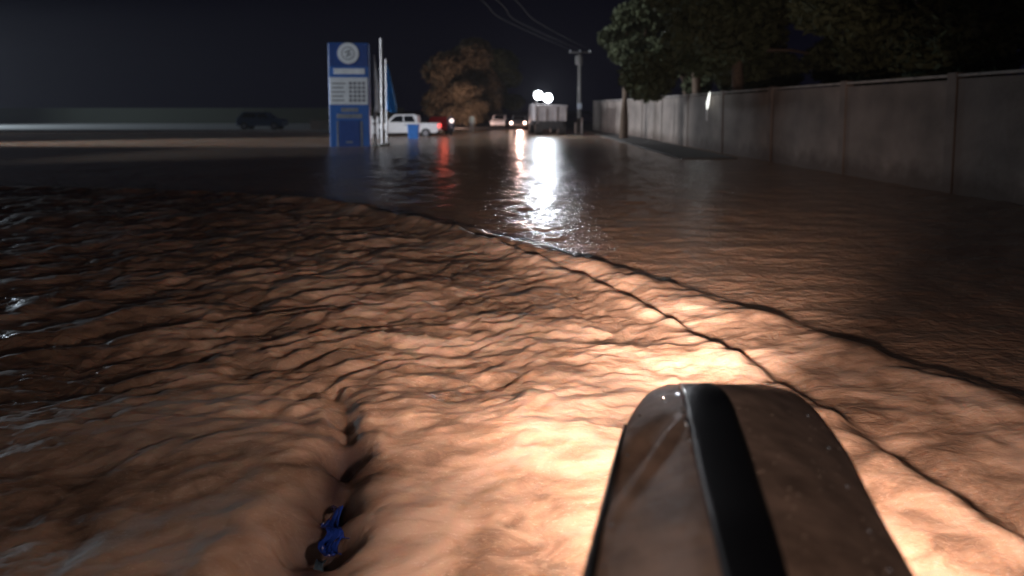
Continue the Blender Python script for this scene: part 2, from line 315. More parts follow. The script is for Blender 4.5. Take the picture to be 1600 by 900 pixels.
# ------------------------------------------------------------------ trees
def leaves_mesh(name, n, size, m, blobs, seed):
    r = random.Random(seed); vs = []; fs = []
    for i in range(n):
        cx, cy, cz, R, q = r.choices(blobs, weights=[bb[3]**2 for bb in blobs])[0]
        th = r.uniform(0, 2*math.pi); z = r.uniform(-1, 1); rr = R*(r.random()**0.45)
        s = math.sqrt(1-z*z); p = Vector((cx+rr*s*math.cos(th), cy+rr*s*math.sin(th), cz+rr*z*q))
        nrm = Vector((r.gauss(0, 1), r.gauss(0, 1), r.gauss(0.4, 1))).normalized(); a = nrm.orthogonal().normalized(); a.rotate(Matrix.Rotation(r.uniform(0, 6.28), 3, nrm)); c = nrm.cross(a)
        l = size*r.uniform(.6, 1.4); k = len(vs)
        vs += [p-a*l, p+c*l*.45, p+a*l, p-c*l*.45]; fs.append((k, k+1, k+2, k+3))
    me = bpy.data.meshes.new(name); me.from_pydata(vs, [], fs); me.materials.append(m); return me
def tree(name, label, loc, H, spread, base, seed, m, n=9000, size=0.16, trunk_r=0.25, lean=0, group=None):
    r = random.Random(seed); t = thing(name, label, 'tree', loc, 0, group)
    b = B(); top = Vector((lean, 0, H*0.62)); pts = [Vector((0, 0, -0.5)), Vector((0.05, 0, H*.18)), Vector((lean*.08-.05, .1, H*.36)), top]
    tube(b, pts, [trunk_r*1.3, trunk_r, trunk_r*.8, trunk_r*.45], 10); link('trunk', b, M['bark'], t, smooth=True)
    blobs = []
    for k in range(15):
        a = r.uniform(0, 6.28); q = r.uniform(.2, 1); z = base + (H-base)*r.uniform(.12, .85)
        w_ = spread*q*(1-0.45*(z-base)/(H-base)); end = Vector((lean+w_*math.cos(a), w_*math.sin(a), z))
        blobs.append((end.x, end.y, end.z, spread*r.uniform(.26, .44), r.uniform(.6, .9)))
        b = B(); s = pts[2].lerp(top, r.random()); mid = s.lerp(end, .5)+Vector((0, 0, r.uniform(0, .4)))
        tube(b, [s, mid, end], [trunk_r*.35, trunk_r*.22, .03], 6); link('limb', b, M['bark'], t, smooth=True)
    o = bpy.data.objects.new('crown', leaves_mesh('crown', n, size, m, blobs, seed)); C.objects.link(o); o.parent = t
    return t
# two in the middle distance
tree('leafy_tree', 'tall broad tree behind the street cars, nearer the white pickup of the two middle trees', (-6.8, 80, 0), 10.6, 5.6, 1.2, 3, M['leaf_dull'], 40000, .3, .35)
tree('leafy_tree', 'rounder tree just left of the truck with the floodlights', (-1.6, 84, 0), 10.2, 4.2, 1.0, 5, M['leaf'], 30000, .3, -.35)
tree('leafy_tree', 'low bushy tree lit reddish behind the scooter and walking person', (-5.0, 76, 0), 5.2, 3.6, 0.6, 8, M['leaf_dull'], 18000, .24, .2)
# street side tree in front of the wall and those behind it
tree('street_tree', 'tree with bare brown trunk in front of the grey wall, crown overhanging the road', (7.75, 44.5, 0), 9.5, 3.4, 4.6, 11, M['leaf'], 26000, .2, .27, lean=1.7)
tree('street_tree', 'big dark tree behind the grey wall at the right edge of the road', (11.6, 33, 0), 11.5, 6.0, 2.7, 12, M['leaf'], 48000, .19, .35)
tree('street_tree', 'dense dark tree behind the wall nearest to the camera', (14.2, 22.5, 0), 10.5, 5.0, 3.0, 14, M['leaf'], 42000, .16, .35)
tree('street_tree', 'tall dark tree behind the wall just right of the bare trunk', (11.2, 39, 0), 12, 4.8, 3.4, 19, M['leaf'], 30000, .2, .3)
tree('street_tree', 'small dark tree behind the wall between the two big ones and the utility pole', (12.2, 45, 0), 8.0, 3.6, 2.6, 15, M['leaf'], 22000, .19, .25)

# ------------------------------------------------------------------ price totem of the station
tb = pix(547, 229); TY = tb.y
tot = thing('price_totem', 'tall blue totem with round white emblem and price panel standing in the flood', 'sign', (tb.x, TY, 0), 0.10)
Wt = pix(577, 229).x - pix(516, 229).x; Ht = pix(547, 67, TY).z
def tz(py): return pix(547, py, TY).z
def tx(px): return (px-546.5)*Wt/61.0
hw = Wt/2
part_box('cabinet', M['sign_blue'], tot, -hw, hw, 0, 0.55, -0.5, Ht, bevel=0.03)
part_box('header_panel', M['sign_dark'], tot, -hw+.05, hw-.05, -0.03, -0.002, tz(104), Ht-0.05, bevel=.01)
em = part_cyl('emblem_disc', M['sign_white'], tot, (0, -0.09, tz(83.5)), (0, -0.033, tz(83.5)), tx(563)-0.01, n=40)
b = B()
for k in range(28):
    a0, a1 = [2*math.pi*(k+q)/28 for q in (0, 1)]; c0 = Vector((0, 0, tz(83.5)))
    f = lambda a, r: (r*math.sin(a), -0.094, c0.z+r*math.cos(a))
    vs = [b.verts.new(p) for p in (f(a0, .30), f(a1, .30), f(a1, .35), f(a0, .35))]; b.faces.new(vs)
for pts in (((-.12, -.2), (-.03, -.2), (.16, .2), (.06, .2)), ((-.2, .05), (.0, .2), (.02, .13), (-.13, .0)), ((.05, -.18), (.2, -.02), (.17, .04), (.03, -.1))):
    b.faces.new([b.verts.new((x, -0.096, tz(83.5)+z)) for x, z in pts])
link('emblem_mark', b, M['sign_grey'], tot)
part_box('name_strip', M['sign_white'], tot, tx(524), tx(571), -0.06, -0.004, tz(116), tz(107), bevel=.01)
part_box('price_panel', M['sign_white'], tot, tx(517.5), tx(575.5), -0.08, -0.004, tz(163.5), tz(121), bevel=.015)
b = B()
for r_ in range(5):
    z1 = tz(128+r_*6.6); z0 = tz(132.6+r_*6.6)
    for c_ in range(4):
        x0 = tx(547+c_*6.6); box(b, x0, x0+.17, -0.09, -0.083, z0, z1)
link('price_digits', b, M['digit'], tot)
b = B()
for r_ in range(5):
    z1 = tz(129.5+r_*6.6); z0 = tz(131.5+r_*6.6); box(b, tx(521), tx(536+[6, 3, 5, 2, 4][r_]), -0.09, -0.083, z0, z1)
link('fuel_lines', b, M['sign_grey'], tot)
part_box('lettering', M['sign_grey'], tot, tx(534), tx(560), -0.03, -0.004, tz(175), tz(168.5), bevel=.01)
part_box('lettering', M['sign_grey'], tot, tx(527), tx(566), -0.03, -0.004, tz(185), tz(178), bevel=.01)
part_box('lower_panel', M['sign_dark'], tot, tx(531), tx(562), -0.05, -0.004, -0.4, tz(188), bevel=.01)
for x in (528, 565): part_box('trim_strip', M['sign_grey'], tot, tx(x-1.2), tx(x+1.2), -0.04, -0.004, -0.3, tz(189), bevel=.005)
part_box('footer_mark', M['sign_grey'], tot, tx(541), tx(551), -0.058, -0.052, tz(223.5), tz(220.5))

# flag poles beside the totem
def flagpole(px, top, base, r, label, Y, flag=None):
    p = pix(px, base); p = pix(px, 172, Y); p.z = 0
    t = thing('flagpole', label, 'flagpole', p, 0, 'flagpoles beside the price totem'); H = pix(px, top, Y).z
    part_cyl('pole', M['steel'], t, (0, 0, -0.5), (0, 0, H), r, r*.7, 12); part_cyl('base', M['concrete'], t, (0, 0, -.5), (0, 0, .12), r*3.2, r*2.6)
    if flag:
        mt, ztop, zbot, wid, side = flag; b = B(); nU, nV = 10, 16; g = []
        for j in range(nV+1):
            f = j/nV; z = ztop+(zbot-ztop)*f; ww = wid*min(1, .12+f*1.0)
            g.append([b.verts.new((side*ww*i/nU, .10*f*math.sin(i*1.9+f*2), z - .15*f*math.sin(i/nU*2))) for i in range(nU+1)])
        for j in range(nV):
            for i in range(nU): b.faces.new((g[j][i], g[j][i+1], g[j+1][i+1], g[j+1][i]))
        o = link('flag', b, mt, t, smooth=True); s = o.modifiers.new('s', 'SOLIDIFY'); s.thickness = .02
    return t
FPY = 36.0
flagpole(597, 60, 215, .085, 'tallest bare white flagpole right beside the blue totem', FPY)
flagpole(586, 86, 212, .06, 'short flagpole with furled white flag nearest the totem', FPY-.4, (M['flag_white'], pix(586, 92, FPY).z, pix(586, 172, FPY).z, .30, 1))
flagpole(604, 92, 212, .06, 'flagpole with hanging blue flag in front of the white pickup', FPY+.6, (M['flag_blue'], pix(604, 98, FPY).z, pix(604, 172, FPY).z, .55, 1))
p = pix(586, 216); st = thing('sign_stand', 'low white metal stand standing in the water between totem and flagpoles', 'stand', p)
for x in (-.22, .22): part_box('upright', M['white_paint'], st, x-.05, x+.05, -.05, .05, -.5, 1.55, bevel=.01)
part_box('crossbar', M['white_paint'], st, -.168, .168, -.04, .04, 1.1, 1.35, bevel=.01); part_box('crossbar', M['white_paint'], st, -.168, .168, -.04, .04, .3, .42, bevel=.01)

# ------------------------------------------------------------------ vehicles
def wheel(parent, x, y, r=.36, wd=.24):
    b = B(); cyl(b, (x, y-wd/2, r), (x, y+wd/2, r), r, n=24); o = link('wheel', b, M['rubber'], parent, bevel=.03)
    b = B(); s = -1 if y < 0 else 1; cyl(b, (x, y+s*wd*.45, r), (x, y+s*(wd*.5+.012), r), r*.58, n=16); link('rim', b, M['rim'], o)
def vehicle(name, label, loc, rz, body, cabin, wins, paint, wheels, wid=1.8, extra=None, group=None):
    t = thing(name, label, 'pickup' if 'pickup' in name else 'car', loc, rz, group); h = wid/2
    b = B(); prism(b, body, -h, h, lambda z: .05 if z > .8 or z < .35 else 0); link('body', b, paint, t, bevel=.05)
    zb = min(z for _, z in cabin); b = B(); prism(b, cabin, -h+.06, h-.06, lambda z: (z-zb)*.28); link('cabin', b, paint, t, bevel=.05)
    for wpoly in wins:
        for s in (-1, 1):
            b = B(); vs = []
            for k in (0.012, -0.03):
                vs.append([b.verts.new((x, s*(h-.06-(z-zb)*.28+k), z)) for x, z in wpoly])
            n = len(wpoly); b.faces.new(vs[0]); b.faces.new(vs[1][::-1])
            for i in range(n): b.faces.new((vs[0][i], vs[0][(i+1) % n], vs[1][(i+1) % n], vs[1][i]))
            link('side_window', b, M['glass'], t)
    for x, y in wheels: wheel(t, x, y)
    return t
pk_body = [(-2.6, .35), (-2.65, .75), (-2.5, 1.0), (-1.35, 1.12), (-1.3, 1.14), (2.6, 1.14), (2.62, .5), (2.5, .38)]
pk_cab = [(-1.45, 1.12), (-.75, 1.78), (.75, 1.80), (1.0, 1.70), (1.05, 1.12)]
pk = pix(660, 213)
pk = thing_loc = Vector((pix(634, 172, 50.0).x, 50.0, -0.12))
t = vehicle('pickup_truck', 'white pickup facing left behind the flagpoles, parked in shallow water', pk, 0.0, pk_body, pk_cab,
            [[(-1.15, 1.2), (-.68, 1.66), (-.12, 1.68), (-.12, 1.2)], [(-.02, 1.2), (-.02, 1.68), (.62, 1.68), (.86, 1.2)]], M['white_paint'],
            [(-1.75, -.8), (1.65, -.8), (-1.75, .8), (1.65, .8)])
b = B(); box(b, 1.12, 2.52, -.72, .72, 1.0, 1.145); link('load_bed', b, M['black_plastic'], t, bevel=.01)
for y in (-.86, .7): part_box('tail_light', M['tail'], t, 2.585, 2.65, y, y+.16, .75, 1.05, bevel=.01)
part_box('bumper', M['black_plastic'], t, 2.625, 2.75, -.8, .8, .42, .58, bevel=.02)
part_box('head_light', M['sign_white'], t, -2.665, -2.55, -.88, -.6, .78, .95, bevel=.02)
part_box('door_handle', M['black_plastic'], t, .0, .16, -.925, -.895, .98, 1.02)
lamp('tail_lamp_light', 'POINT', (pk.x+3.1, 49.2, 1.0), 16, (1, .16, .10), .25)

bn = pix(646, 211, None); bn = pix(646, 211)
t = thing('waste_bin', 'blue waste bin standing in the water in front of the white pickup bed', 'bin', (pix(646, 172, 45).x, 45, 0))
b = B(); box(b, -.36, .36, -.3, .3, 1.0, -.3, 0)
bm_ = B(); vs = [bm_.verts.new(p) for p in [(-.3, -.26, -.4), (.3, -.26, -.4), (.3, .26, -.4), (-.3, .26, -.4), (-.4, -.33, .92), (.4, -.33, .92), (.4, .33, .92), (-.4, .33, .92)]]
b.free()
for f in ((3, 2, 1, 0), (4, 5, 6, 7), (0, 1, 5, 4), (1, 2, 6, 5), (2, 3, 7, 6), (3, 0, 4, 7)): bm_.faces.new([vs[i] for i in f])
link('body', bm_, M['bin'], t, bevel=.03); part_box('lid', M['bin'], t, -.43, .43, -.36, .36, .923, 1.0, bevel=.02)

car_body = [(-2.1, .3), (-2.15, .62), (-1.9, .82), (-.95, .93), (1.6, .97), (2.1, .9), (2.15, .45), (2.05, .3)]
car_cab = [(-1.0, .92), (-.35, 1.42), (.85, 1.46), (1.6, .96)]
car_wins = [[(-.75, .98), (-.3, 1.34), (.2, 1.36), (.2, .98)], [(.28, .98), (.28, 1.36), (.8, 1.37), (1.3, .98)]]
cw = [(-1.35, -.78), (1.35, -.78), (-1.35, .78), (1.35, .78)]
suv_body = [(-2.2, .35), (-2.25, .8), (-2.0, 1.02), (-1.1, 1.12), (2.15, 1.14), (2.25, .9), (2.2, .4)]
suv_cab = [(-1.2, 1.12), (-.55, 1.70), (1.6, 1.74), (2.1, 1.13)]
t = vehicle('parked_car', 'dark navy car parked on the station forecourt at far left', (pix(418, 172, 63.2).x-.3, 62.6, .1), math.pi, suv_body, suv_cab,
            [[(-.9, 1.18), (-.45, 1.58), (.2, 1.6), (.2, 1.18)], [(.3, 1.18), (.3, 1.6), (1.45, 1.62), (1.8, 1.18)]], M['navy_paint'], [(-1.45, -.8), (1.45, -.8), (-1.45, .8), (1.45, .8)])
part_box('roof_rail', M['steel'], t, -.4, 1.3, .6, .66, 1.76, 1.80); 
t = thing('low_wall', 'short beige plastered wall end at the forecourt just left of the blue totem', 'wall', (pix(503, 172, 62).x, 62, .1))
part_box('wall_block', M['beige'], t, -1.1, .9, -.2, .2, 0, .86, bevel=.03); part_box('cap_stone', M['beige'], t, -1.16, .96, -.26, .26, .862, .93, bevel=.02)

def oncoming(px, Y, label, paint, lit):
    p = pix(px, 172, Y); t = vehicle('street_car', label, (p.x, Y, .0), math.pi/2*0.94, car_body, car_cab, car_wins, paint, cw, group='cars far down the street')
    b = B(); vs = [b.verts.new(q) for q in ((-1.03, -.62, .99), (-1.03, .62, .99), (-.45, .52, 1.40), (-.45, -.52, 1.40), (-.95, -.62, .95), (-.95, .62, .95), (-.37, .52, 1.36), (-.37, -.52, 1.36))]
    for f in ((0, 1, 2, 3), (7, 6, 5, 4), (0, 4, 5, 1), (1, 5, 6, 2), (2, 6, 7, 3), (3, 7, 4, 0)): b.faces.new([vs[i] for i in f])
    link('windscreen', b, M['glass'], t)
    for y in (-.7, .7):
        b = B(); cyl(b, (-2.10, y, .68), (-2.19, y, .68), .13, .12, 16); link('head_light', b, M['pinklamp'] if lit else M['sign_white'], t)
    part_box('number_plate', M['sign_white'], t, -2.175, -2.13, -.26, .26, .42, .54)
    return p
p = oncoming(812, 68, 'far car with two glowing pinkish head lights left of the floodlit truck', M['grey_paint'], True)
lamp('car_head_light_l', 'SPOT', (p.x, 68-2.4, .7), 700, (1, .62, .5), .15, target=(p.x-1, 50, 0), spot=110)
lamp('tree_fill', 'AREA', (p.x-6.5, 66.5, 1.0), 650, (1, .62, .50), 1.5, target=(p.x-7.0, 78, 4.6))  # added warm fill that lights the middle trees, no real beams there
q = pix(684, 172, 55.0); vehicle('street_car', 'dark red car seen end-on between the white pickup and the scooter', (q.x, 55.6, 0), math.pi/2*1.03, car_body, car_cab, car_wins, M['red_paint'], cw)
oncoming(781, 74, 'far pale unlit car to the left of the one with glowing head lights', M['white_paint'], False)

# work truck with flood lamps, seen from behind
tp = pix(861, 172, 52)
t = thing('tipper_truck', 'grey bodied truck seen from behind with two bright white floodlights above its left side', 'truck', (tp.x, 52, -0.1), 0.06)
b = B(); prism(b, [(-1.3, 1.2), (-1.36, 2.62), (1.36, 2.50), (1.3, 1.2)], 0, 5.0); link('tipper_body', b, M['tarp'], t, bevel=.04)
for x in (-1.27, -.45, .4, 1.2): part_box('body_rib', M['tarp'], t, x-.05, x+.05, -.06, -.003, 1.22, 2.47, bevel=.01)
part_box('tailgate_rail', M['tarp'], t, -1.34, 1.34, -.1, -.063, 2.36, 2.46, bevel=.01); part_box('chassis', M['chassis'], t, -1.0, 1.0, .2, 8, .75, 1.195)
part_box('cab', M['tarp'], t, -1.2, 1.2, 5.1, 7.2, .8, 2.45, bevel=.08); part_box('rear_bumper', M['chassis'], t, -1.2, 1.2, -.1, .05, .55, .72, bevel=.02)
for x in (-.95, .95):
    for y in (1.0, 6.0):
        b = B(); cyl(b, (x-.28, y, .5), (x+.28, y, .5), .52, n=24); link('wheel', b, M['rubber'], t, bevel=.04)
    part_box('mudflap', M['black_plastic'], t, x-.28, x+.28, .3, .33, .25, 1.0)
part_box('lamp_mast', M['steel'], t, -1.22, -1.14, .06, .14, 2.6, 2.95); part_box('lamp_mast', M['steel'], t, -.3, -.22, .06, .14, 2.55, 2.92)
for px, py in ((841, 149), (856, 153)):
    q = pix(px, py, 52.0) - Vector((tp.x, 52, -.1))
    h_ = part_box('floodlight', M['black_plastic'], t, q.x-.36, q.x+.36, -.02, .16, q.z-.32, q.z+.32, bevel=.02)
    part_cyl('lamp_glass', M['flood'], h_, (q.x, -.06, q.z), (q.x, -.023, q.z), .34, n=24)
q = pix(849, 151, 51.6)
lamp('floodlight_beam', 'SPOT', (q.x, 51.6, q.z), 1500, (.88, .93, 1.0), .25, target=(q.x-.6, 36, -1.0), spot=120, blend=.8)
lamp('floodlight_glow_light', 'POINT', (q.x, 53.2, q.z+.5), 900, (.85, .9, 1.0), .05)  # added point light behind the lamps, feeds their halo in the haze

# ------------------------------------------------------------------ utility pole, wires, posts
pp = pix(905, 172, 57); pp.z = 0
t = thing('utility_pole', 'concrete utility pole with transformer right of the floodlit truck', 'pole', pp)
Hp = pix(905, 78, 57).z
part_cyl('shaft', M['pole'], t, (0, 0, -.5), (0, 0, Hp), .2, .13, 14); part_box('cross_arm', M['pole'], t, -1.0, 1.0, -.24, -.14, Hp-.3, Hp-.18, bevel=.01)
for x in (-.85, 0, .85): part_cyl('insulator', M['sign_white'], t, (x, -.19, Hp-.178), (x, -.19, Hp-.02), .05, .035, 10)
part_cyl('transformer', M['pole'], t, (-.1, -.45, Hp-1.35), (-.1, -.45, Hp-.55), .33, n=20)
part_box('meter_box', M['sign_grey'], t, -.2, .2, -.32, -.21, 2.1, 2.6, bevel=.02)
for k, (a1, a2, x) in enumerate((((752, 0), (795, 35), -.85), ((783, 6), (817, 38), 0), ((805, 0), (846, 38), .85))):
    P0 = pp + Vector((x, -.19, Hp-.02)); P1 = pix(*a2, 34); P2 = pix(*a1, 22); P3 = P2 + (P2-P1)*1.6
    b = B(); pts = []
    Q = [P0, P1, P2, P3]
    for s_ in range(33):      # smooth Catmull-like path through the points
        f = s_/32*3; i = min(2, int(f)); g = f-i
        p0 = Q[max(i-1, 0)]; p1 = Q[i]; p2 = Q[i+1]; p3 = Q[min(i+2, 3)]
        pts.append(.5*((2*p1)+(p2-p0)*g+(2*p0-5*p1+4*p2-p3)*g*g+(3*p1-p0-3*p2+p3)*g**3))
    tube(b, pts, .018, 6)
    tag(link('power_cable', b, M['wire'], smooth=True), ['leftmost of the three power cables crossing the night sky', 'middle one of the three power cables crossing the night sky', 'rightmost of the three power cables crossing the night sky'][k], 'cable', 'power cables overhead')
for px, lb, hh in ((899, 'shorter white post at the foot of the utility pole, on its left', .95), (909, 'taller white post at the foot of the utility pole, on its right', 1.35)):
    q = pix(px, 172, 54); b = B(); cyl(b, (0, 0, -.4), (0, 0, hh), .10, .09, 14)
    o = tag(link('marker_post', b, M['white_paint'], bevel=.02), lb, 'post', 'white posts by the utility pole'); o.location = (q.x, 54, 0)
# lit fittings at the wall on the right
q = pix(1110, 155, 31.5)
t = thing('wall_lamp', 'small glowing white lamp on top of the grey wall under the tree', 'lamp', (q.x-.15, 31.5, q.z-.25))
b = B(); tube(b, [(0, 0, -.25), (0.02, 0, .0), (.09, 0, .45), (.12, 0, .62)], [.03, .075, .05, .015], 10); link('bulb', b, M['walllamp'], t, smooth=True)
part_cyl('bracket', M['steel'], t, (0, 0, -.8), (0, 0, -.25), .03)
lamp('wall_lamp_light', 'POINT', (q.x-.7, 31.0, q.z+.1), 14, (.85, .95, .95), .15)

b = B(); box(b, -130, -15.5, 92, 92.4, 0, 2.3); tag(link('back_wall', b, M['hill'], bevel=.03), 'long low dark wall at the back of the station forecourt', 'wall')
# ------------------------------------------------------------------ people
def person(name, label, loc, rz, joints, mats, s=1.0):
    """skinned body; materials split by height through a procedural ramp"""
    vs, es, rad = [], [], []
    for i, (p, par, r) in enumerate(joints):
        vs.append(Vector(p)*s); rad.append(r*s)
        if par is not None: es.append((par, i))
    me = bpy.data.meshes.new(name); me.from_pydata(vs, es, []); o = bpy.data.objects.new(name, me); C.objects.link(o)
    sk = o.modifiers.new('skin', 'SKIN'); sk.use_smooth_shade = True
    for i, d in enumerate(me.skin_vertices[0].data): d.radius = (rad[i], rad[i]*.85); d.use_root = (i == 0)
    ss = o.modifiers.new('sub', 'SUBSURF'); ss.levels = ss.render_levels = 2
    m = bpy.data.materials.new('clothing_'+name); m.use_nodes = True; nt = m.node_tree
    t = nt.nodes.new('ShaderNodeTexCoord'); x = nt.nodes.new('ShaderNodeSeparateXYZ'); r = nt.nodes.new('ShaderNodeValToRGB'); d = nt.nodes.new('ShaderNodeMath'); d.operation = 'DIVIDE'; d.inputs[1].default_value = 2
    nt.links.new(t.outputs['Object'], x.inputs[0]); nt.links.new(x.outputs['Z'], d.inputs[0]); nt.links.new(d.outputs[0], r.inputs[0]); nt.links.new(r.outputs[0], nt.nodes['Principled BSDF'].inputs[0])
    r.color_ramp.interpolation = 'CONSTANT'; e = r.color_ramp.elements; e[0].color = (*mats[0][1], 1); e[0].position = mats[0][0]; e[1].position = mats[1][0]; e[1].color = (*mats[1][1], 1)
    for pz, col in mats[2:]: k = e.new(pz); k.color = (*col, 1)
    nt.nodes['Principled BSDF'].inputs['Roughness'].default_value = .8; me.materials.append(m)
    o.location = loc; o.rotation_euler.z = rz; tag(o, label, 'person'); return o
stand = [((0, 0, .95), None, .15), ((0, 0, 1.15), 0, .14), ((0, 0, 1.38), 1, .17), ((0, .0, 1.50), 2, .06), ((0, -.01, 1.60), 3, .09), ((0, -.01, 1.70), 4, .08),
         ((-.20, 0, 1.42), 2, .06), ((-.27, -.02, 1.14), 6, .045), ((-.24, -.10, .90), 7, .035), ((-.23, -.13, .82), 8, .04),
         ((.20, 0, 1.42), 2, .06), ((.28, .02, 1.14), 10, .045), ((.27, -.04, .88), 11, .035), ((.27, -.06, .80), 12, .04),
         ((-.10, 0, .88), 0, .10), ((-.13, -.06, .48), 14, .07), ((-.14, .06, .08), 15, .045), ((-.14, -.08, .03), 16, .045),
         ((.10, 0, .88), 0, .10), ((.15, .10, .48), 18, .07), ((.16, .16, .08), 19, .045), ((.16, .04, .03), 20, .045)]
q = pix(737, 172, 56)
person('person', 'person in pale shirt and grey trousers wading right of the scooter', (q.x, 56, -0.05), .4, stand, [(0, (.28, .26, .24)), (.47, (.42, .42, .36)), (.75, (.22, .13, .09)), (.82, (.02, .015, .012))])
sit = [((0, 0, .92), None, .15), ((0, -.05, 1.14), 0, .14), ((0, -.12, 1.36), 1, .17), ((0, -.16, 1.48), 2, .06), ((0, -.18, 1.58), 3, .10), ((0, -.18, 1.68), 4, .09),
       ((-.20, -.12, 1.38), 2, .06), ((-.30, -.28, 1.16), 6, .045), ((-.27, -.52, 1.08), 7, .035), ((-.25, -.60, 1.07), 8, .04),
       ((.20, -.12, 1.38), 2, .06), ((.30, -.28, 1.16), 10, .045), ((.27, -.52, 1.08), 11, .035), ((.25, -.60, 1.07), 12, .04),
       ((-.12, -.04, .88), 0, .10), ((-.24, -.42, .82), 14, .08), ((-.22, -.35, .40), 15, .05), ((-.22, -.48, .34), 16, .045),
       ((.12, -.04, .88), 0, .10), ((.24, -.42, .82), 18, .08), ((.22, -.35, .40), 19, .05), ((.22, -.48, .34), 20, .045)]
q = pix(704, 172, 53)
person('person', 'dark clothed rider sitting on the scooter with the glowing lamp', (q.x, 53, -.05), .15, sit, [(0, (.03, .035, .06)), (.47, (.05, .06, .10)), (.75, (.18, .11, .08)), (.81, (.12, .12, .14))])
t = thing('scooter', 'small scooter with round glowing front lamp between the pickup and the wading person', 'scooter', (q.x, 53, -.05), .15)
for y in (-.75, .62):
    b = B(); cyl(b, (-.06, y, .28), (.06, y, .28), .28, n=20); link('wheel', b, M['rubber'], t, bevel=.03)
b = B(); prism(b, [(-.14, .3), (-.2, .7), (-.14, .98), (.14, .98), (.2, .7), (.14, .3)], -.62, -.50); link('front_shield', b, M['navy_paint'], t, bevel=.03)
part_box('footboard', M['black_plastic'], t, -.16, .16, -.49, -.1, .26, .34, bevel=.02); part_box('tail_body', M['navy_paint'], t, -.15, .15, -.09, .75, .34, .70, bevel=.06)
part_box('saddle', M['black_plastic'], t, -.14, .14, -.05, .62, .703, .79, bevel=.04); part_cyl('handlebar', M['black_plastic'], t, (-.33, -.60, 1.05), (.33, -.60, 1.05), .018)
part_cyl('fork', M['steel'], t, (0, -.72, .30), (0, -.56, 1.03), .03); q2 = part_cyl('head_lamp', M['ball'], t, (.03, -.80, 1.18), (.03, -.64, 1.18), .17, .13, 24)

# ------------------------------------------------------------------ the carrying vehicle's mudguard, low right
veh = thing('vehicle_front', 'dusty brown vehicle front with wide black strip at lower right, above the churned water', 'vehicle', (0, 0, 0))
M['dusty'] = mat('dusty_brown_paint', (0.50, 0.345, 0.26), 0.5, var=0.38, vscale=9, coat=0.15, bump=0.10, bscale=30)
def lerp(a, c, f): return a+(c-a)*f
# section stations: photo rows -> (px of the left edge, crease, strip left, strip right, right edge)
ROWS = [  # py, Y, left, strip_l, strip_r, right
    (600, 1.98, 1044, 1056, 1116, 1190), (612, 1.90, 1016, 1058, 1136, 1238), (634, 1.80, 996, 1064, 1150, 1268), (667, 1.66, 977, 1072, 1162, 1296),
    (710, 1.50, 962, 1079, 1178, 1326), (760, 1.34, 950, 1090, 1194, 1352), (820, 1.18, 936, 1104, 1214, 1384), (900, 1.02, 918, 1122, 1238, 1430), (1010, .84, 896, 1146, 1270, 1490)]
def section(row, n_extra=0):
    py, Y, l, a, c, r = row; P = lambda x, dz=0: pix(x, py, Y)
    zc = P(l).z; out = []
    return P(l), P(a), P(c), P(r)
def surf(f, row_i):
    """point across a section, f 0..1 from left lip to right lip, crowned"""
    py, Y, l, a, c, r = ROWS[row_i]; px = lerp(l, r, f); p = pix(px, py, Y)
    return p
import itertools
cols = [0, .06, .12, .2, .3, .4, .5, .6, .7, .8, .88, .94, 1]
# resample rows finely
def rowat(t):
    n = len(ROWS)-1; i = min(n-1, int(t*n)); g = t*n-i
    p0 = ROWS[max(i-1, 0)]; p1 = ROWS[i]; p2 = ROWS[i+1]; p3 = ROWS[min(i+2, n)]
    return [.5*((2*b_)+(c_-a_)*g+(2*a_-5*b_+4*c_-d_)*g*g+(3*b_-a_-3*c_+d_)*g**3) for a_, b_, c_, d_ in zip(p0, p1, p2, p3)]
NR, NC = 60, 56
def guard_point(t, f):
    py, Y, l, a, c, r = rowat(t); L_ = pix(l, py, Y); R_ = pix(r, py, Y)
    p = L_.lerp(R_, f); w_ = (R_-L_).length
    C0 = Vector((0, 0, CAM_H)); p = C0 + (p-C0)*(1+.15*abs(2*f-1)**2.2)
    p.z += .0
    # crease running down from the strip to the left lip
    fc = lerp(.26, .02, min(1, max(0, (t-.33)/.42))); dd = (f-fc)
    k = float(sst(.28, .44, t)*sst(1.0, .7, t))
    p.z += k*(.028*math.exp(-(dd/.035)**2) - .050*math.exp(-((dd+.08)/.06)**2))
    p.y -= .0
    return p
b = B(); G_ = []
for i in range(NR+1):
    t_ = i/NR; row = [guard_point(t_, j/NC) for j in range(NC+1)]
    Lp, Rp = row[0], row[-1]
    lo = [Lp+Vector((.02, .05, -d_)) for d_ in (.30, .12, .04)]; ro = [Rp+Vector((.004, .02, -d_)) for d_ in (.04, .12, .30)]
    G_.append([b.verts.new(p) for p in lo+row+ro])
for i in range(NR):
    for j in range(len(G_[0])-1): b.faces.new((G_[i][j], G_[i][j+1], G_[i+1][j+1], G_[i+1][j]))
# rounded nose dropping down in front
prev = G_[0]
for k, (dy, dz) in enumerate(((.02, -.015), (.035, -.06), (.04, -.16), (.035, -.40))):
    cur = [b.verts.new(Vector((v.co.x, v.co.y+dy, v.co.z+dz)) if 3 <= i < len(prev)-3 else Vector((v.co.x, v.co.y+dy*.8, min(v.co.z, G_[0][3].co.z+dz)))) for i, v in enumerate(G_[0])]
    for j in range(len(cur)-1): b.faces.new((prev[j+1], prev[j], cur[j], cur[j+1]))
    prev = cur
link('mudguard', b, M['dusty'], veh, smooth=True)
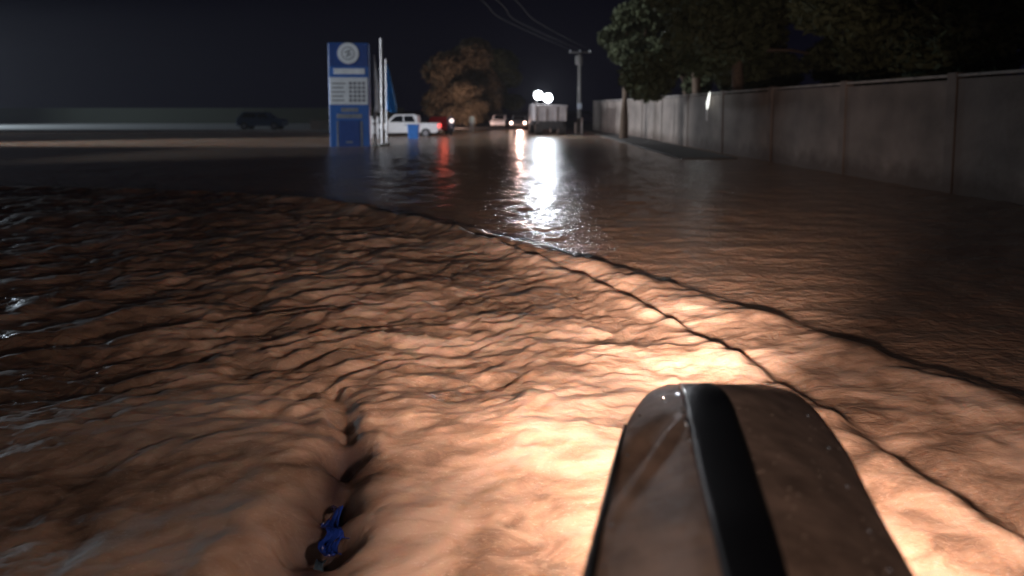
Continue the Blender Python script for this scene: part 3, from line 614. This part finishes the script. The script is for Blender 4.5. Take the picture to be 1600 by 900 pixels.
# black strip riding 6 mm above the panel
b = B(); T = []
for i in range(NR+1):
    t_ = i/NR; py, Y, l, a, c, r = rowat(t_); row = []
    fa, fc = (a-l)/(r-l), (c-l)/(r-l)
    for j in range(13):
        q_ = j/12; e_ = .005 if 0 < j < 12 else -.006
        p = guard_point(t_, lerp(fa, fc, q_)); row.append(b.verts.new(p+Vector((0, -.002, e_))))
    T.append(row)
for i in range(NR):
    for j in range(12): b.faces.new((T[i][j], T[i][j+1], T[i+1][j+1], T[i+1][j]))
M['gloss_black'] = mat('gloss_black', (0.008, 0.008, 0.010), 0.35, coat=0.4, var=.2)
link('black_strip', b, M['gloss_black'], veh, smooth=True)
b = B()
for py_, rr_ in ((641, .0035), (648, .005), (657, .004), (663, .006), (668, .005), (675, .003), (690, .005)):
    t_ = min(range(400), key=lambda k: abs(rowat(k/400)[0]-py_))/400; py, Y, l, a, c, r = rowat(t_)
    p = guard_point(t_, (a-l)/(r-l)-.006)+Vector((0, -.012, .010)); bmesh.ops.create_icosphere(b, subdivisions=2, radius=rr_*1.1, matrix=Matrix.Translation(p))
M['chrome'] = mat('water_bead', (0.9, 0.9, 0.9), 0.15, metal=1)
tag(link('water_beads', b, M['chrome'], veh, smooth=True), kind='stuff')
# thin dark lip along the outer edge
b = B(); pts = []
for i in range(22):
    py = lerp(664, 985, i/21); px = lerp(977, 902, (i/21)**.92); t_ = min(range(400), key=lambda k: abs(rowat(k/400)[0]-py))/400
    Y = rowat(t_)[1]; pts.append(Vector((0, 0, CAM_H)) + (pix(px, py, Y)-Vector((0, 0, CAM_H)))*1.12)
tube(b, pts, [.0045+.011*(i/21)**.8 for i in range(22)], 10); link('edge_trim', b, M['black_plastic'], veh, smooth=True)
# panel seams and screws of the mudguard
def on_panel(py, f, lift=.003):
    t_ = min(range(400), key=lambda k: abs(rowat(k/400)[0]-py))/400; return guard_point(t_, f) + (Vector((0, 0, CAM_H))-guard_point(t_, f)).normalized()*lift
for py_ in (650, 700, 760, 830, 890):
    for f_ in (.045, .93):
        b = B(); bmesh.ops.create_icosphere(b, subdivisions=1, radius=.0055, matrix=Matrix.Translation(on_panel(py_, f_, 0))); link('screw', b, M['rim'], veh, smooth=True)
b = B(); r_ = random.Random(4)
for i in range(420):
    p = on_panel(r_.uniform(625, 1000), r_.random()**1.2, 0); rr = r_.choice((.0008, .0012, .002, .003)); bmesh.ops.create_icosphere(b, subdivisions=1, radius=rr, matrix=Matrix.Translation(p))
M['mud'] = mat('mud_spatter', (0.50, 0.36, 0.26), 0.6)
tag(link('mud_spatter', b, M['mud'], veh, smooth=True), kind='stuff')
# wheel and lamp housing underneath
b = B(); cyl(b, (.50, 1.42, .45), (.78, 1.42, .45), .50, n=40); link('wheel', b, M['rubber'], veh, bevel=.05)
b = B(); cyl(b, (.70, 1.80, .93), (.70, 2.06, .93), .07, .10, 24); link('head_lamp', b, M['rim'], veh)

# crumpled sheets added to stand in for the blue glints in the cleft
M['blue_glint'] = mat('blue_glint', (0.008, 0.026, 0.17), 0.2, coat=1.0, var=.5, vscale=8)
M['teal_glint'] = mat('teal_grey_glint', (0.03, 0.05, 0.07), 0.2, coat=0.8, var=.5, vscale=8)
def add_glint(px, py, w_, h_, m, label, seed, rz):
    r = random.Random(seed); p = pix(px, py); b = B(); n = 14; g = []; f1 = N[seed % 8]
    for i in range(n+1):
        row = []
        for j in range(n+1):
            x = (i/n-.5)*w_*(.25+.75*math.sin(math.pi*min(1, .08+j/n))) + .03*math.sin(j*.9+seed); y = (j/n-.5)*h_*(1-.25*abs(i/n-.5)) + .012*math.sin(i*1.7); z = .05*float(f1(np.array(x*10), np.array(y*10))) + .015*float(f1(np.array(x*30+3), np.array(y*30)))
            row.append(b.verts.new((x+.003*r.uniform(-1, 1), y+.003*r.uniform(-1, 1), z)))
        g.append(row)
    for i in range(n):
        for j in range(n): b.faces.new((g[i][j], g[i+1][j], g[i+1][j+1], g[i][j+1]))
    o = link('glint_sheet', b, m, smooth=True); s = o.modifiers.new('s', 'SOLIDIFY'); s.thickness = .004
    hz = height(np.array([p.x]), np.array([p.y]))[0][0]; o.location = (p.x, p.y, hz+.006); o.rotation_euler.z = rz
    tag(o, label, 'glint sheet')
add_glint(520, 795, .13, .40, M['blue_glint'], 'crumpled blue sheet added for the blue glint in the churned dark hollow low left', 3, .3)
add_glint(466, 872, .12, .36, M['teal_glint'], 'dull teal sheet added for a second glint in the hollow nearer the bottom edge', 5, -.55)

# ------------------------------------------------------------------ damp night air
b = B(); box(b, -160, 160, -20, 130, -1.9, 14); hz_ = link('haze', b, M['glass'])
hm = bpy.data.materials.new('night_haze'); hm.use_nodes = True; nt = hm.node_tree; nt.nodes.remove(nt.nodes['Principled BSDF'])
pv = nt.nodes.new('ShaderNodeVolumePrincipled'); pv.inputs['Density'].default_value = 0.0004; pv.inputs['Color'].default_value = (.9, .92, 1, 1); pv.inputs['Anisotropy'].default_value = 0.3
nt.links.new(pv.outputs[0], nt.nodes['Material Output'].inputs['Volume']); hz_.data.materials[0] = hm; tag(hz_, kind='stuff')
